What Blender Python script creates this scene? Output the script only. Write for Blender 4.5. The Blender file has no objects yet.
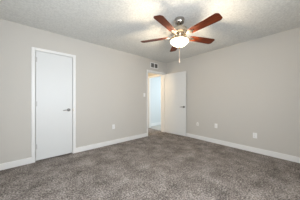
import bpy, bmesh, math, random
from mathutils import Vector, Matrix

random.seed(4)
S = bpy.context.scene
COL = S.collection
PI = math.pi

# ------------------------------------------------------------------ camera
cam_data = bpy.data.cameras.new('camera')
cam = bpy.data.objects.new('camera', cam_data)
COL.objects.link(cam)
cam.location = (-3.598, -3.204, 1.13)
cam.rotation_euler = (PI / 2, 0, math.radians(-41.12))
cam_data.sensor_width = 36.0
cam_data.lens = 36.0 * 133.8 / 300.0
cam_data.clip_start = 0.02
S.camera = cam

# ------------------------------------------------------------------ world, daylight, exposure
world = bpy.data.worlds.new('world')
S.world = world
world.use_nodes = True
wn = world.node_tree.nodes
wn['Background'].inputs['Color'].default_value = (0.75, 0.87, 1.0, 1)
wn['Background'].inputs['Strength'].default_value = 1.0

def area(name, loc, rot, sx, sy, power, col):
    d = bpy.data.lights.new(name, 'AREA')
    d.shape = 'RECTANGLE'; d.size = sx; d.size_y = sy
    d.energy = power; d.color = col
    o = bpy.data.objects.new(name, d); COL.objects.link(o)
    o.location = loc; o.rotation_euler = rot
    return o

# daylight through the assumed bedroom window behind the camera, an added side window and the assumed window of the room beyond the hall
area('unseen_window_daylight', (-3.0, -3.87, 1.40), (PI / 2, 0, 0), 1.3, 1.2, 72, (0.86, 0.93, 1.0))
area('unseen_window_daylight', (-4.37, -2.3, 1.40), (PI / 2, 0, -PI / 2), 1.2, 1.2, 22, (0.88, 0.94, 1.0))  # added side light, brightens the door leaf and far carpet
area('unseen_window_daylight', (2.15, -0.05, 1.5), (PI / 2, 0, PI / 2), 1.2, 1.1, 50, (0.72, 0.88, 1.0))

S.view_settings.view_transform = 'Standard'
S.view_settings.look = 'None'
S.view_settings.gamma = 1.0
S.view_settings.use_curve_mapping = False
S.view_settings.exposure = 0.0

# ------------------------------------------------------------------ materials
def mat(name, col, rough=0.5, metal=0.0):
    m = bpy.data.materials.new(name); m.use_nodes = True
    b = m.node_tree.nodes['Principled BSDF']
    b.inputs['Base Color'].default_value = (*col, 1)
    b.inputs['Roughness'].default_value = rough
    b.inputs['Metallic'].default_value = metal
    return m

def nodes_of(m):
    nt = m.node_tree
    return nt, nt.nodes, nt.links, nt.nodes['Principled BSDF']

def coords(nt, scale=(1, 1, 1)):
    tc = nt.nodes.new('ShaderNodeTexCoord'); mp = nt.nodes.new('ShaderNodeMapping')
    mp.inputs['Scale'].default_value = scale
    nt.links.new(tc.outputs['Object'], mp.inputs['Vector'])
    return mp.outputs['Vector']

def noise(nt, vec, scale, detail=2.0, rough=0.5):
    n = nt.nodes.new('ShaderNodeTexNoise')
    n.inputs['Scale'].default_value = scale
    n.inputs['Detail'].default_value = detail
    n.inputs['Roughness'].default_value = rough
    nt.links.new(vec, n.inputs['Vector'])
    return n.outputs['Fac']

def ramp(nt, fac, stops):
    r = nt.nodes.new('ShaderNodeValToRGB')
    el = r.color_ramp.elements
    while len(el) < len(stops): el.new(0.5)
    for e, (p, c) in zip(el, stops):
        e.position = p; e.color = (*c, 1)
    nt.links.new(fac, r.inputs['Fac'])
    return r.outputs['Color']

def bump(nt, height, strength, dist, b, prev=None):
    n = nt.nodes.new('ShaderNodeBump')
    n.inputs['Strength'].default_value = strength
    n.inputs['Distance'].default_value = dist
    nt.links.new(height, n.inputs['Height'])
    if prev: nt.links.new(prev, n.inputs['Normal'])
    nt.links.new(n.outputs['Normal'], b.inputs['Normal'])
    return n.outputs['Normal']

def paint(name, col, rough, scale, strength, dist):
    m = mat(name, col, rough)
    nt, N, L, b = nodes_of(m)
    v = coords(nt)
    bump(nt, noise(nt, v, scale, 3), strength, dist, b)
    return m

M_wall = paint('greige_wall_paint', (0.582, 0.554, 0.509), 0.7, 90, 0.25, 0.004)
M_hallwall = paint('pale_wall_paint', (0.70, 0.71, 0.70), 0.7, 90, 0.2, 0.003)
M_trim = paint('white_trim_paint', (0.81, 0.80, 0.78), 0.35, 30, 0.05, 0.002)
M_door = paint('white_door_paint', (0.72, 0.725, 0.715), 0.42, 60, 0.08, 0.002)
M_plate = mat('white_plastic', (0.86, 0.85, 0.83), 0.3)
M_socket = mat('socket_shadow_plastic', (0.30, 0.29, 0.28), 0.5)
M_nickel = mat('brushed_nickel', (0.58, 0.51, 0.42), 0.26, 1.0)
M_chrome = mat('polished_chrome', (0.42, 0.39, 0.36), 0.10, 1.0)
M_satin = mat('satin_nickel', (0.24, 0.235, 0.23), 0.4, 1.0)
M_dkmetal = mat('dark_satin_metal', (0.16, 0.15, 0.14), 0.35, 1.0)
M_louvre = mat('grey_louvre_metal', (0.30, 0.28, 0.255), 0.5)
M_hinge = mat('painted_hinge', (0.55, 0.54, 0.52), 0.4)
M_duct = mat('dark_duct', (0.035, 0.032, 0.03), 0.8)
M_brass = mat('aged_brass', (0.50, 0.34, 0.16), 0.3, 1.0)
M_fob = mat('pale_wood_fob', (0.72, 0.56, 0.44), 0.5)
M_tile = paint('grey_floor_tile', (0.44, 0.415, 0.38), 0.4, 12, 0.1, 0.002)

# textured ceiling
M_ceil = mat('textured_ceiling', (0.60, 0.60, 0.575), 0.85)
nt, N, L, b = nodes_of(M_ceil)
v = coords(nt)
f1 = noise(nt, v, 38, 4, 0.6)
bump(nt, f1, 0.7, 0.016, b)
L.new(ramp(nt, f1, [(0.35, (0.665, 0.665, 0.64)), (0.6, (0.775, 0.775, 0.745))]), b.inputs['Base Color'])

# carpet
M_carpet = mat('grey_brown_carpet', (0.2, 0.18, 0.16), 0.95)
nt, N, L, b = nodes_of(M_carpet)
v = coords(nt)
fa = noise(nt, v, 56, 3, 0.7)
fb = noise(nt, v, 4.0, 8, 0.72)
mixn = N.new('ShaderNodeMath'); mixn.operation = 'MULTIPLY_ADD'
mixn.inputs[1].default_value = 0.55
L.new(fb, mixn.inputs[0]); L.new(fa, mixn.inputs[2])
L.new(ramp(nt, mixn.outputs[0], [(0.58, (0.060, 0.051, 0.047)), (0.77, (0.258, 0.226, 0.204)),
                                 (0.97, (0.60, 0.538, 0.495))]), b.inputs['Base Color'])
n1 = bump(nt, fb, 0.5, 0.05, b)
bump(nt, fa, 0.8, 0.02, b, n1)
b.inputs['Specular IOR Level'].default_value = 0.1

# blade wood
M_wood = mat('cherry_blade_wood', (0.3, 0.08, 0.03), 0.5)
nt, N, L, b = nodes_of(M_wood)
v = coords(nt, (2.2, 34, 34))
fw = noise(nt, v, 3.0, 5, 0.6)
L.new(ramp(nt, fw, [(0.3, (0.05, 0.008, 0.002)), (0.55, (0.12, 0.021, 0.004)), (0.75, (0.21, 0.046, 0.009))]),
      b.inputs['Base Color'])
b.inputs['Specular IOR Level'].default_value = 0.25

# glowing frosted glass of the lamp bowl
M_bowl = bpy.data.materials.new('lit_frosted_glass'); M_bowl.use_nodes = True
nt = M_bowl.node_tree; N = nt.nodes; L = nt.links
N.clear()
out = N.new('ShaderNodeOutputMaterial'); add = N.new('ShaderNodeAddShader')
em = N.new('ShaderNodeEmission'); em.inputs['Color'].default_value = (1.0, 0.86, 0.66, 1)
em.inputs['Strength'].default_value = 3.0
tr = N.new('ShaderNodeBsdfTranslucent'); tr.inputs['Color'].default_value = (0.12, 0.11, 0.10, 1)
L.new(em.outputs[0], add.inputs[0]); L.new(tr.outputs[0], add.inputs[1])
see = N.new('ShaderNodeBsdfTransparent'); see.inputs['Color'].default_value = (1.0, 0.96, 0.90, 1)
mx = N.new('ShaderNodeMixShader'); mx.inputs['Fac'].default_value = 0.45
L.new(add.outputs[0], mx.inputs[1]); L.new(see.outputs[0], mx.inputs[2])
L.new(mx.outputs[0], out.inputs['Surface'])

M_bulb = bpy.data.materials.new('lit_bulb'); M_bulb.use_nodes = True
bb = M_bulb.node_tree.nodes['Principled BSDF']
bb.inputs['Emission Color'].default_value = (1.0, 0.83, 0.6, 1)
bb.inputs['Emission Strength'].default_value = 1300.0

M_glass = mat('window_glass', (1, 1, 1), 0.02)
M_glass.node_tree.nodes['Principled BSDF'].inputs['Transmission Weight'].default_value = 1.0

# ------------------------------------------------------------------ mesh helpers
def add_box(bm, x0, x1, y0, y1, z0, z1, M=None):
    vs = [bm.verts.new((x, y, z)) for x in (x0, x1) for y in (y0, y1) for z in (z0, z1)]
    if M is not None:
        for w in vs: w.co = M @ w.co
    for f in ((0, 1, 3, 2), (4, 6, 7, 5), (0, 4, 5, 1), (2, 3, 7, 6), (0, 2, 6, 4), (1, 5, 7, 3)):
        bm.faces.new([vs[i] for i in f])
    return vs

def add_lathe(bm, prof, seg=32, M=None, cap=True):
    """profile of (radius, z) revolved about z"""
    rings = []
    for r, z in prof:
        ring = []
        for k in range(seg):
            a = 2 * PI * k / seg
            p = Vector((r * math.cos(a), r * math.sin(a), z))
            ring.append(bm.verts.new(M @ p if M is not None else p))
        rings.append(ring)
    for a, c in zip(rings, rings[1:]):
        for k in range(seg):
            bm.faces.new((a[k], a[(k + 1) % seg], c[(k + 1) % seg], c[k]))
    if cap:
        bm.faces.new(rings[0][::-1]); bm.faces.new(rings[-1])

def add_tube(bm, pts, radii, seg=10, flat=1.0):
    pts = [Vector(p) for p in pts]
    if not isinstance(radii, (list, tuple)): radii = [radii] * len(pts)
    rings = []
    for i, p in enumerate(pts):
        t = (pts[min(i + 1, len(pts) - 1)] - pts[max(i - 1, 0)]).normalized()
        up = Vector((0, 0, 1)) if abs(t.z) < 0.9 else Vector((1, 0, 0))
        s = t.cross(up).normalized(); u = s.cross(t).normalized()
        ring = [bm.verts.new(p + radii[i] * (math.cos(2 * PI * k / seg) * s * flat + math.sin(2 * PI * k / seg) * u))
                for k in range(seg)]
        rings.append(ring)
    for a, c in zip(rings, rings[1:]):
        for k in range(seg):
            bm.faces.new((a[k], a[(k + 1) % seg], c[(k + 1) % seg], c[k]))
    bm.faces.new(rings[0][::-1]); bm.faces.new(rings[-1])

def add_prism(bm, outline, z0, z1):
    lo = [bm.verts.new((x, y, z0)) for x, y in outline]
    hi = [bm.verts.new((x, y, z1)) for x, y in outline]
    n = len(outline)
    bm.faces.new(lo[::-1]); bm.faces.new(hi)
    for k in range(n):
        bm.faces.new((lo[k], lo[(k + 1) % n], hi[(k + 1) % n], hi[k]))

def obj(name, bm, material, parent=None, bevel=0.0, smooth=False, segs=2):
    bmesh.ops.recalc_face_normals(bm, faces=bm.faces[:])
    me = bpy.data.meshes.new(name)
    bm.to_mesh(me); bm.free()
    me.materials.append(material)
    if smooth:
        for p in me.polygons: p.use_smooth = True
    o = bpy.data.objects.new(name, me); COL.objects.link(o)
    if parent: o.parent = parent
    if bevel:
        m = o.modifiers.new('bevel', 'BEVEL'); m.width = bevel; m.segments = segs
        m.limit_method = 'ANGLE'; m.angle_limit = math.radians(40)
    if smooth:
        e = o.modifiers.new('edges', 'EDGE_SPLIT'); e.split_angle = math.radians(38)
    return o

def box_obj(name, boxes, material, parent=None, bevel=0.0):
    bm = bmesh.new()
    for bx in boxes: add_box(bm, *bx)
    return obj(name, bm, material, parent, bevel)

def tag(o, label, cat, group=None, kind=None):
    o['label'] = label; o['category'] = cat
    if group: o['group'] = group
    if kind: o['kind'] = kind
    return o

def empty(name, loc, rz=0.0):
    o = bpy.data.objects.new(name, None); COL.objects.link(o)
    o.location = loc; o.rotation_euler = (0, 0, rz); o.empty_display_size = 0.1
    return o

# ------------------------------------------------------------------ the room shell
H = 2.44
X0, Y0 = -4.45, -3.92              # far ends of the bedroom behind the camera
T = 0.12
CL0, CL1 = -3.565, -2.972          # closet opening in the left wall
DR0, DR1 = -0.892, -0.143          # doorway in the left wall
DH = 2.026
HB = 1.10                          # back wall of hall and room beyond
O0, O1 = 0.205, 0.90               # opening from hall into the room beyond
BX = -0.085                        # hall side of that wall

tag(box_obj('floor', [(X0, 0.0, Y0, 0.0, -0.05, 0), (X0, BX + 0.03, 0.0, HB, -0.05, 0)], M_carpet),
    'grey-brown carpet covering the bedroom floor', 'floor', kind='structure')
tag(box_obj('floor_tile', [(BX + 0.03, 2.2, -1.2, HB, -0.06, -0.004)], M_tile),
    'grey floor of the bright room beyond the doorway', 'floor', kind='structure')
tag(box_obj('ceiling', [(X0 - T, 2.3, Y0 - T, HB + T, H, H + 0.08)], M_ceil),
    'off-white textured ceiling above the bedroom', 'ceiling', kind='structure')
tag(box_obj('wall_left', [
        (X0, CL0 - 0.014, 0, T, 0, H), (CL0 - 0.014, CL1 + 0.014, 0, T, DH + 0.012, H), (CL0 - 0.014, CL1 + 0.014, 0.06, T, 0, DH + 0.012),
        (CL1 + 0.014, DR0, 0, T, 0, H), (DR0, DR1, 0, T, DH, H), (DR1, 0.1, 0, T, 0, H)], M_wall),
    'greige wall holding the closed white door and the doorway', 'wall', kind='structure')
tag(box_obj('wall_right', [(0, 0.1, Y0, 0, 0, H)], M_wall),
    'blank greige wall behind the open door leaf', 'wall', kind='structure')
tag(box_obj('wall_far_left', [
        (X0 - T, X0, Y0, T, 0, 0.82), (X0 - T, X0, Y0, T, 2.08, H),
        (X0 - T, X0, Y0, -2.95, 0.82, 2.08), (X0 - T, X0, -1.65, T, 0.82, 2.08)], M_wall),
    'greige wall with an added window out of the photo to the left', 'wall', kind='structure')
tag(box_obj('wall_near', [
        (X0, 0.1, Y0 - T, Y0, 0, 0.82), (X0, 0.1, Y0 - T, Y0, 2.08, H),
        (X0, -3.7, Y0 - T, Y0, 0.82, 2.08), (-2.3, 0.1, Y0 - T, Y0, 0.82, 2.08)], M_wall),
    'greige wall with an assumed window behind the viewpoint', 'wall', kind='structure')
tag(box_obj('wall_hall', [
        (BX, BX + 0.1, T, O0, 0, H), (BX, BX + 0.1, O0, O1, DH, H), (BX, BX + 0.1, O1, HB, 0, H)], M_wall),
    'hall side wall with the inner doorway seen through the bedroom doorway', 'wall', kind='structure')
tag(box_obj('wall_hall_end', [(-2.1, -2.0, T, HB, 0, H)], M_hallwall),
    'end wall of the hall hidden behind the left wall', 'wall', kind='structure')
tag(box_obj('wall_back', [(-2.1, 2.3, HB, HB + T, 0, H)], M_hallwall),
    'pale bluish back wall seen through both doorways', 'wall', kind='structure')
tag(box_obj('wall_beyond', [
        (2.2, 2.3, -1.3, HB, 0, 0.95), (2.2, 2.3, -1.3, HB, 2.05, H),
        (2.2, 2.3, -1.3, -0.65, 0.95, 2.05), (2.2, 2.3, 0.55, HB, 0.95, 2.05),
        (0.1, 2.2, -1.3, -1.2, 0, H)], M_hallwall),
    'outer walls of the bright room beyond the hall', 'wall', kind='structure')

# windows (assumed behind the camera, an added one at the side, and assumed in the room beyond)
def window(name, axis, at, a0, a1, z0, z1, label):
    def bx(u0, u1, v0, v1, d0, d1):
        return (u0, u1, at + d0, at + d1, v0, v1) if axis == 'y' else (at + d0, at + d1, u0, u1, v0, v1)
    root = box_obj(name, [bx(a0, a0 + .05, z0, z1, -.03, .03), bx(a1 - .05, a1, z0, z1, -.03, .03),
                          bx(a0 + .05, a1 - .05, z0, z0 + .05, -.03, .03), bx(a0 + .05, a1 - .05, z1 - .05, z1, -.03, .03),
                          bx((a0 + a1) / 2 - .02, (a0 + a1) / 2 + .02, z0 + .05, z1 - .05, -.02, .02)], M_trim)
    tag(root, label, 'window', kind='structure')
    box_obj('window_pane', [bx(a0 + .05, a1 - .05, z0 + .05, z1 - .05, -.003, .003)], M_glass, root)
window('window_1_assumed', 'y', Y0 - 0.07, -3.7, -2.3, 0.82, 2.08, 'assumed white framed window behind the viewpoint')  # unseen, assumed from the daylight on the left wall
window('window_2_added', 'x', X0 - 0.07, -2.95, -1.65, 0.82, 2.08, 'added white framed window in the wall out of view to the left')  # unseen side window, added to go with its fill light
window('window_3_assumed', 'x', 2.26, -0.65, 0.55, 0.95, 2.05, 'assumed white framed window lighting the room beyond the hall')  # unseen, assumed from the bluish light in the far room

# baseboards
BH, BT = 0.105, 0.016
CW = 0.052                         # casing width
def baseboard(name, boxes, label):
    o = box_obj(name, boxes, M_trim, bevel=0.004)
    tag(o, label, 'baseboard', kind='structure')
baseboard('baseboard_left', [(X0, CL0 - CW, -BT, 0, 0, BH), (CL1 + CW + .006, DR0 - CW, -BT, 0, 0, BH), (DR1 + CW, -BT, -BT, 0, 0, BH)],
          'white baseboard along the wall with the closed door')
baseboard('baseboard_right', [(-BT, 0, Y0, 0, 0, BH)], 'white baseboard along the blank right wall')
baseboard('baseboard_back', [(BX + .1, 2.2, HB - BT, HB, 0, BH + .02), (-2.0, BX, HB - BT, HB, 0, BH)],
          'white baseboard on the bluish back wall beyond the doorway')

# door casings
def casing_y(name, x0, x1, top, y, sgn, label):
    """flat casing round an opening in a wall of constant y, standing out on the sgn side"""
    y0, y1 = sorted((y, y + sgn * 0.015))
    o = box_obj(name, [(x0 - CW, x0, y0, y1, 0, top + CW), (x1, x1 + CW, y0, y1, 0, top + CW), (x0, x1, y0, y1, top, top + CW)],
                M_trim, bevel=0.004)
    tag(o, label, 'door trim', kind='structure')
casing_y('trim_1', CL0 - 0.006, CL1 + 0.008, DH + 0.005, 0, -1, 'white casing round the closed door')
casing_y('trim_2', DR0, DR1, DH, 0, -1, 'white casing round the open doorway on the bedroom side')
# jamb lining with stops
tag(box_obj('trim_3', [
        (DR0, DR0 + .012, 0.0, T, 0, DH), (DR1 - .012, DR1, 0.0, T, 0, DH), (DR0 + .012, DR1 - .012, 0.0, T, DH - .012, DH),
        (DR0 + .012, DR0 + .022, .045, .08, 0, DH - .012), (DR1 - .022, DR1 - .012, .045, .08, 0, DH - .012),
        (DR0 + .022, DR1 - .022, .045, .08, DH - .022, DH - .012)], M_trim, bevel=0.002),
    'white jamb lining inside the open doorway', 'door trim', kind='structure')
tag(box_obj('trim_4', [
        (BX - .014, BX, O0 - CW, O0, 0, DH + CW), (BX - .014, BX, O1, O1 + CW, 0, DH + CW), (BX - .014, BX, O0, O1, DH, DH + CW),
        (BX, BX + .1, O0, O0 + .012, 0, DH), (BX, BX + .1, O1 - .012, O1, 0, DH), (BX, BX + .1, O0 + .012, O1 - .012, DH - .012, DH)],
        M_trim, bevel=0.003),
    'white casing of the inner doorway seen beyond the hall', 'door trim', kind='structure')
tag(box_obj('trim_5', [
        (CL0 - .014, CL0 - .003, 0.0, .06, 0, DH + .012), (CL1 + .003, CL1 + .014, 0.0, .06, 0, DH + .012),
        (CL0 - .003, CL1 + .003, 0.0, .06, DH + .003, DH + .012)], M_trim),
    'white jamb of the closed door', 'door trim', kind='structure')

# ------------------------------------------------------------------ doors
def lever(parent, face, x, z, direction, metal, out=0.055, reach=0.105):
    """lever handle on the face at local y=face (standing out towards -y if face is the front)"""
    s = -1 if out > 0 else 1
    o_ = abs(out)
    bm = bmesh.new()
    M = Matrix.Translation((x, face, z)) @ Matrix.Rotation(PI / 2 * (1 if s < 0 else -1), 4, 'X')
    add_lathe(bm, [(0.031, 0.0), (0.031, 0.005), (0.026, 0.010), (0.012, 0.012), (0.011, o_ - .012), (0.013, o_ - .008), (0.013, o_ + .004), (0.009, o_ + .008)], 24, M)
    h = obj('door_handle', bm, metal, parent, smooth=True)
    bm = bmesh.new()
    yy = face + s * o_
    add_tube(bm, [(x, yy, z), (x + direction * reach * .35, yy, z + .002), (x + direction * reach * .75, yy, z - .001), (x + direction * reach, yy + s * -.006, z - .006)],
             [0.010, 0.0095, 0.0085, 0.006], 12)
    obj('lever', bm, metal, h, smooth=True)

def hinge(parent, x, y, z, metal):
    bm = bmesh.new()
    M = Matrix.Translation((x, y, z - .045))
    add_lathe(bm, [(.003, -.006), (.006, -.003), (.0075, 0), (.0075, .09), (.006, .093), (.003, .096)], 14, M)
    add_box(bm, x - .004, x + .026, y + .002, y + .008, z - .044, z + .044)
    obj('hinge', bm, metal, parent)

# closed closet door
cd = tag(empty('door_1', (CL0, 0.001, 0)), 'closed plain white door in the left wall with lever handle', 'door', kind='structure')
W1 = CL1 - CL0
box_obj('door_panel', [(0.003, W1 - .003, 0, 0.036, 0.022, DH)], M_door, cd, bevel=0.003)
lever(cd, 0.0, W1 - 0.070, 0.925, -1, M_satin)
for z in (0.275, 1.06, 1.87): hinge(cd, -0.004, -0.006, z, M_hinge)
box_obj('strike_plate', [(W1 + .0035, W1 + .014, -.0165, -.006, 0.895, 0.955)], M_nickel, cd)

# open bedroom door leaf
hx, hy, ex, ey = -0.152, -0.024, -0.066, -0.828
ang = math.atan2(ey - hy, ex - hx)
W2 = math.hypot(ex - hx, ey - hy)
bd = tag(empty('door_2', (hx, hy, 0), ang), 'plain white door leaf standing open against the right wall', 'door', kind='structure')
# local +x runs from hinge to free edge; local -y faces the room
box_obj('door_panel', [(0.004, W2, 0.0, 0.035, 0.014, DH - .006)], M_door, bd, bevel=0.003)
lever(bd, 0.0, W2 - 0.062, 0.915, -1, M_dkmetal)
bm = bmesh.new()
add_lathe(bm, [(0.028, 0), (0.028, .005), (.012, .008), (.012, .016), (.022, .022), (.022, .030), (.012, .034)], 20,
          Matrix.Translation((W2 - .062, .035, .915)) @ Matrix.Rotation(-PI / 2, 4, 'X'))
obj('door_knob', bm, M_dkmetal, bd, smooth=True)
for z in (0.22, 1.03, 1.83): hinge(bd, 0.0, 0.040, z, M_nickel)

# ------------------------------------------------------------------ ceiling fan with light
FX, FY = -1.811, -1.883
fan = tag(empty('ceiling_fan', (FX, FY, H)), 'five-blade ceiling fan with cherry wood blades, nickel body and lit glass bowl', 'ceiling fan')
def fz(z): return z - H
bm = bmesh.new()
add_lathe(bm, [(0.078, fz(2.44)), (0.080, fz(2.430)), (0.079, fz(2.405)), (0.074, fz(2.383)), (0.060, fz(2.362)), (0.038, fz(2.348)), (0.020, fz(2.344))], 40)
obj('canopy', bm, M_chrome, fan, smooth=True)
bm = bmesh.new()
add_lathe(bm, [(0.014, fz(2.352)), (0.014, fz(2.318)), (0.024, fz(2.316)), (0.026, fz(2.300))], 24)
obj('downrod', bm, M_dkmetal, fan, smooth=True)
bm = bmesh.new()
add_lathe(bm, [(0.028, fz(2.312)), (0.055, fz(2.306)), (0.092, fz(2.295)), (0.122, fz(2.276)), (0.130, fz(2.250)), (0.130, fz(2.232)),
               (0.137, fz(2.228)), (0.137, fz(2.216)), (0.128, fz(2.208)), (0.105, fz(2.194)), (0.062, fz(2.188))], 48)
obj('motor_housing', bm, M_nickel, fan, smooth=True)
bm = bmesh.new()
add_lathe(bm, [(0.060, fz(2.190)), (0.060, fz(2.145)), (0.066, fz(2.124)), (0.086, fz(2.112)), (0.089, fz(2.104)), (0.084, fz(2.101)), (0.020, fz(2.108))], 36)
fit = obj('light_fitter', bm, M_nickel, fan, smooth=True)
bm = bmesh.new()                                    # thin rod through the bowl
add_lathe(bm, [(0.006, fz(2.114)), (0.006, fz(1.985))], 12)
obj('rod', bm, M_nickel, fit)
for k in range(3):                                  # curved arms reaching from fitter to the bowl rim
    a = math.radians(20 + 120 * k); c, s = math.cos(a), math.sin(a)
    bm = bmesh.new()
    add_tube(bm, [(c * r, s * r, fz(z)) for r, z in ((.055, 2.150), (.085, 2.152), (.118, 2.140), (.133, 2.118), (.141, 2.096), (.139, 2.082))],
             [.008, .007, .0065, .006, .007, .006], 10)
    obj('bowl_arm', bm, M_brass, fit, smooth=True)

bm = bmesh.new()
prof = [(0.143, 2.086), (0.147, 2.080), (0.143, 2.066), (0.127, 2.047), (0.103, 2.028), (0.077, 2.011), (0.052, 1.999), (0.028, 1.992), (0.012, 1.990)]
inner = [(r - .004 if r > .02 else r, z + .004) for r, z in prof][::-1]
add_lathe(bm, [(r, fz(z)) for r, z in prof + inner], 56, cap=False)
bowl = obj('lamp_bowl', bm, M_bowl, fan, smooth=True)
bowl['label'] = 'glowing frosted white glass bowl'
bm = bmesh.new()
add_lathe(bm, [(0.003, fz(1.996)), (0.020, fz(1.989)), (0.021, fz(1.982)), (0.013, fz(1.976)), (0.010, fz(1.970)), (0.012, fz(1.964)), (0.006, fz(1.957))], 24)
obj('finial', bm, M_brass, fan, smooth=True)
bm = bmesh.new()                                    # beaded pull chain
z = 1.960; prof = []
while z > 1.790:
    prof += [(0.0022, fz(z)), (0.0042, fz(z - .0018)), (0.0042, fz(z - .0034)), (0.0022, fz(z - .0052))]
    z -= 0.006
add_lathe(bm, prof, 8)
chain = obj('pull_chain', bm, M_fob, fan, smooth=False)
bm = bmesh.new()
add_lathe(bm, [(0.003, fz(1.796)), (0.006, fz(1.790)), (0.008, fz(1.776)), (0.0105, fz(1.752)), (0.0105, fz(1.742)), (0.007, fz(1.733)), (0.003, fz(1.730))], 16)
obj('chain_fob', bm, M_fob, chain, smooth=True)

for k in range(3):                                  # lit bulbs inside the bowl
    a = math.radians(80 + 120 * k)
    x, y = 0.028 * math.cos(a), 0.028 * math.sin(a)
    bm = bmesh.new()
    add_lathe(bm, [(0.008, fz(2.070)), (0.015, fz(2.062)), (0.019, fz(2.045)), (0.016, fz(2.028)), (0.007, fz(2.020))], 18, Matrix.Translation((x, y, 0)))
    bl = obj('bulb', bm, M_bulb, fan, smooth=True)
    bm = bmesh.new()
    add_tube(bm, [(x * .8, y * .8, fz(2.125)), (x * .95, y * .95, fz(2.100)), (x, y, fz(2.068))], .009, 12)
    obj('socket', bm, M_nickel, bl, smooth=True)

def blade_outline():
    r0, r1 = 0.185, 0.665
    pts = []
    def w(r): return 0.056 + 0.018 * (r - r0) / (r1 - r0)
    up = [(r0, 0.030), (r0 + .012, 0.044), (r0 + .035, w(r0 + .035))]
    n = 8
    for i in range(1, n + 1):
        r = r0 + .035 + (r1 - .040 - r0 - .035) * i / n
        up.append((r, w(r)))
    up += [(r1 - .028, 0.070), (r1 - .004, 0.050), (r1, 0.036)]
    return up + [(x, -y) for x, y in up[::-1]]

def bracket_mesh(bm):
    """blade iron: narrow neck from the motor flaring to a three-lobed plate under the blade"""
    pts = [(0.085, .017), (0.120, .013), (0.150, .013), (0.175, .020), (0.190, .034), (0.205, .040), (0.220, .036), (0.228, .024), (0.240, .018), (0.262, .017), (0.272, .010), (0.274, 0.0)]
    out = pts + [(x, -y) for x, y in pts[::-1][1:]]
    add_prism(bm, out, -0.0105, -0.0035)
    for x, y in ((.208, .022), (.208, -.022), (.255, 0)):
        add_lathe(bm, [(.006, -.0145), (.006, -.0100)], 10, Matrix.Translation((x, y, 0)))
    add_tube(bm, [(.068, 0, .028), (.088, 0, .020), (.105, 0, .004), (.130, 0, -.006)], [.012, .012, .010, .008], 10)

ZB = fz(2.160)
first = None
for k in range(5):
    a = math.radians(-95.6 + 72 * k)
    # leading (counter-clockwise) edge hangs lower: roll about the blade's own axis
    rot = Matrix.Rotation(a, 4, 'Z') @ Matrix.Rotation(math.radians(-12), 4, 'X')
    if first is None:
        bm = bmesh.new(); add_prism(bm, blade_outline(), -0.0035, 0.0035)
        bl = obj('blade', bm, M_wood, fan, bevel=0.002)
        bm = bmesh.new(); bracket_mesh(bm)
        br = obj('blade_bracket', bm, M_nickel, bl, bevel=0.0015)
        first = (bl, br)
    else:
        bl = first[0].copy(); COL.objects.link(bl); bl.parent = fan
        br = first[1].copy(); COL.objects.link(br); br.parent = bl
    bl.matrix_local = Matrix.Translation((0, 0, ZB)) @ rot

# assumed hall lamp, a bare warm light added out of sight beside the doorway
hl = bpy.data.lights.new('assumed_hall_lamp', 'POINT'); hl.energy = 27; hl.color = (1.0, 0.74, 0.45); hl.shadow_soft_size = 0.1
ho = bpy.data.objects.new('assumed_hall_lamp', hl); COL.objects.link(ho); ho.location = (-1.5, 0.55, 1.75)  # no fixture built, warms the jamb and hall carpet

# ------------------------------------------------------------------ fittings on the walls
def outlet(loc, rz, label, group=None, style='duplex'):
    """local -y faces the room, origin at the plate's centre on the wall"""
    o = tag(empty('wall_outlet' if style != 'toggle' else 'light_switch', loc, rz), label, 'outlet' if style != 'toggle' else 'light switch', group)
    bm = bmesh.new(); add_box(bm, -.036, .036, -.006, 0.001, -.058, .058)
    obj('cover_plate', bm, M_plate, o, bevel=0.004)
    if style == 'duplex':
        for dz in (-.020, .020):
            bm = bmesh.new()
            add_lathe(bm, [(.0165, 0), (.0165, .0025), (.015, .003)], 20, Matrix.Translation((0, -.006, dz)) @ Matrix.Rotation(PI / 2, 4, 'X'))
            r = obj('receptacle', bm, M_plate, o)
            bm = bmesh.new()
            add_box(bm, -.0075, -.0050, -.0096, -.0085, dz - .002, dz + .007)
            add_box(bm, .0050, .0075, -.0096, -.0085, dz - .002, dz + .007)
            add_box(bm, -.002, .002, -.0096, -.0085, dz - .010, dz - .006)
            obj('slots', bm, M_socket, r)
        bm = bmesh.new()
        add_lathe(bm, [(.003, 0), (.003, .001)], 10, Matrix.Translation((0, -.006, 0)) @ Matrix.Rotation(PI / 2, 4, 'X'))
        obj('screw', bm, M_nickel, o)
    elif style == 'toggle':
        bm = bmesh.new()
        add_box(bm, -.005, .005, -.016, -.004, -.002, .012)
        obj('toggle', bm, M_plate, o, bevel=0.002)
        for dz in (-.03, .03):
            bm = bmesh.new()
            add_lathe(bm, [(.003, 0), (.003, .001)], 10, Matrix.Translation((0, -.006, dz)) @ Matrix.Rotation(PI / 2, 4, 'X'))
            obj('screw', bm, M_nickel, o)
    return o

outlet((-2.045, 0, 0.445), 0, 'white outlet low on the wall between the closed door and doorway')
outlet((0, -1.705, 0.455), -PI / 2, 'white outlet on the right wall, between the small rounded cable plate and the farther outlet')
outlet((0, -2.520, 0.365), -PI / 2, 'white outlet on the right wall farthest from the open door')
outlet((-1.03, 0, 1.285), 0, 'white light switch on the wall left of the open doorway', style='toggle')
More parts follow.
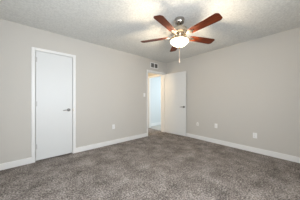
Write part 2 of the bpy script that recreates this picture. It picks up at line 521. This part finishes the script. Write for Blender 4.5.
# rounded cable plate
cp = tag(empty('cable_plate', (0, -1.185, 0.435), -PI / 2), 'small rounded pale cable plate on the right wall nearest the open door', 'cable plate')
M_cable = mat('aged_plastic', (0.82, 0.80, 0.76), 0.4)
bm = bmesh.new()
out = [(-.034, -.050), (.034, -.050), (.034, .012)] + [(.034 * math.cos(t), .012 + .040 * math.sin(t)) for t in [PI * i / 10 for i in range(1, 10)]] + [(-.034, .012)]
add_prism(bm, out, -0.001, 0.006)
p = obj('cover_plate', bm, M_cable, cp, bevel=0.002)
p.rotation_euler = (PI / 2, 0, 0)
bm = bmesh.new()
add_lathe(bm, [(.009, 0), (.009, .004), (.005, .004), (.005, .011), (.0015, .011)], 14, Matrix.Translation((0, -.006, -.004)) @ Matrix.Rotation(PI / 2, 4, 'X'))
obj('jack', bm, M_nickel, cp)

# return air vent above the doorway
vx0, vx1, vz0, vz1 = -0.785, -0.450, 2.160, 2.342
vent = tag(empty('wall_vent', ((vx0 + vx1) / 2, 0, (vz0 + vz1) / 2)), 'white framed air vent with dark louvres above the open doorway', 'vent')
hw, hh = (vx1 - vx0) / 2, (vz1 - vz0) / 2
box_obj('frame', [(-hw, hw, -.012, .001, hh - .022, hh), (-hw, hw, -.012, .001, -hh, -hh + .022),
                  (-hw, -hw + .022, -.012, .001, -hh + .022, hh - .022), (hw - .022, hw, -.012, .001, -hh + .022, hh - .022),
                  (-.011, .011, -.012, .001, -hh + .022, hh - .022)], M_plate, vent, bevel=0.002)
box_obj('duct_opening', [(-hw + .02, hw - .02, -.002, .001, -hh + .02, hh - .02)], M_duct, vent)
for x0, x1 in ((-hw + .022, -.011), (.011, hw - .022)):
    n = 6
    for i in range(n):
        bm = bmesh.new()
        zz = -hh + .022 + (2 * hh - .044) * (i + .5) / n
        M = Matrix.Translation(((x0 + x1) / 2, -.0065, zz)) @ Matrix.Rotation(math.radians(-42), 4, 'X')
        add_box(bm, -(x1 - x0) / 2, (x1 - x0) / 2, -.005, .005, -.0008, .0008, M)
        obj('louvre', bm, M_louvre, vent)
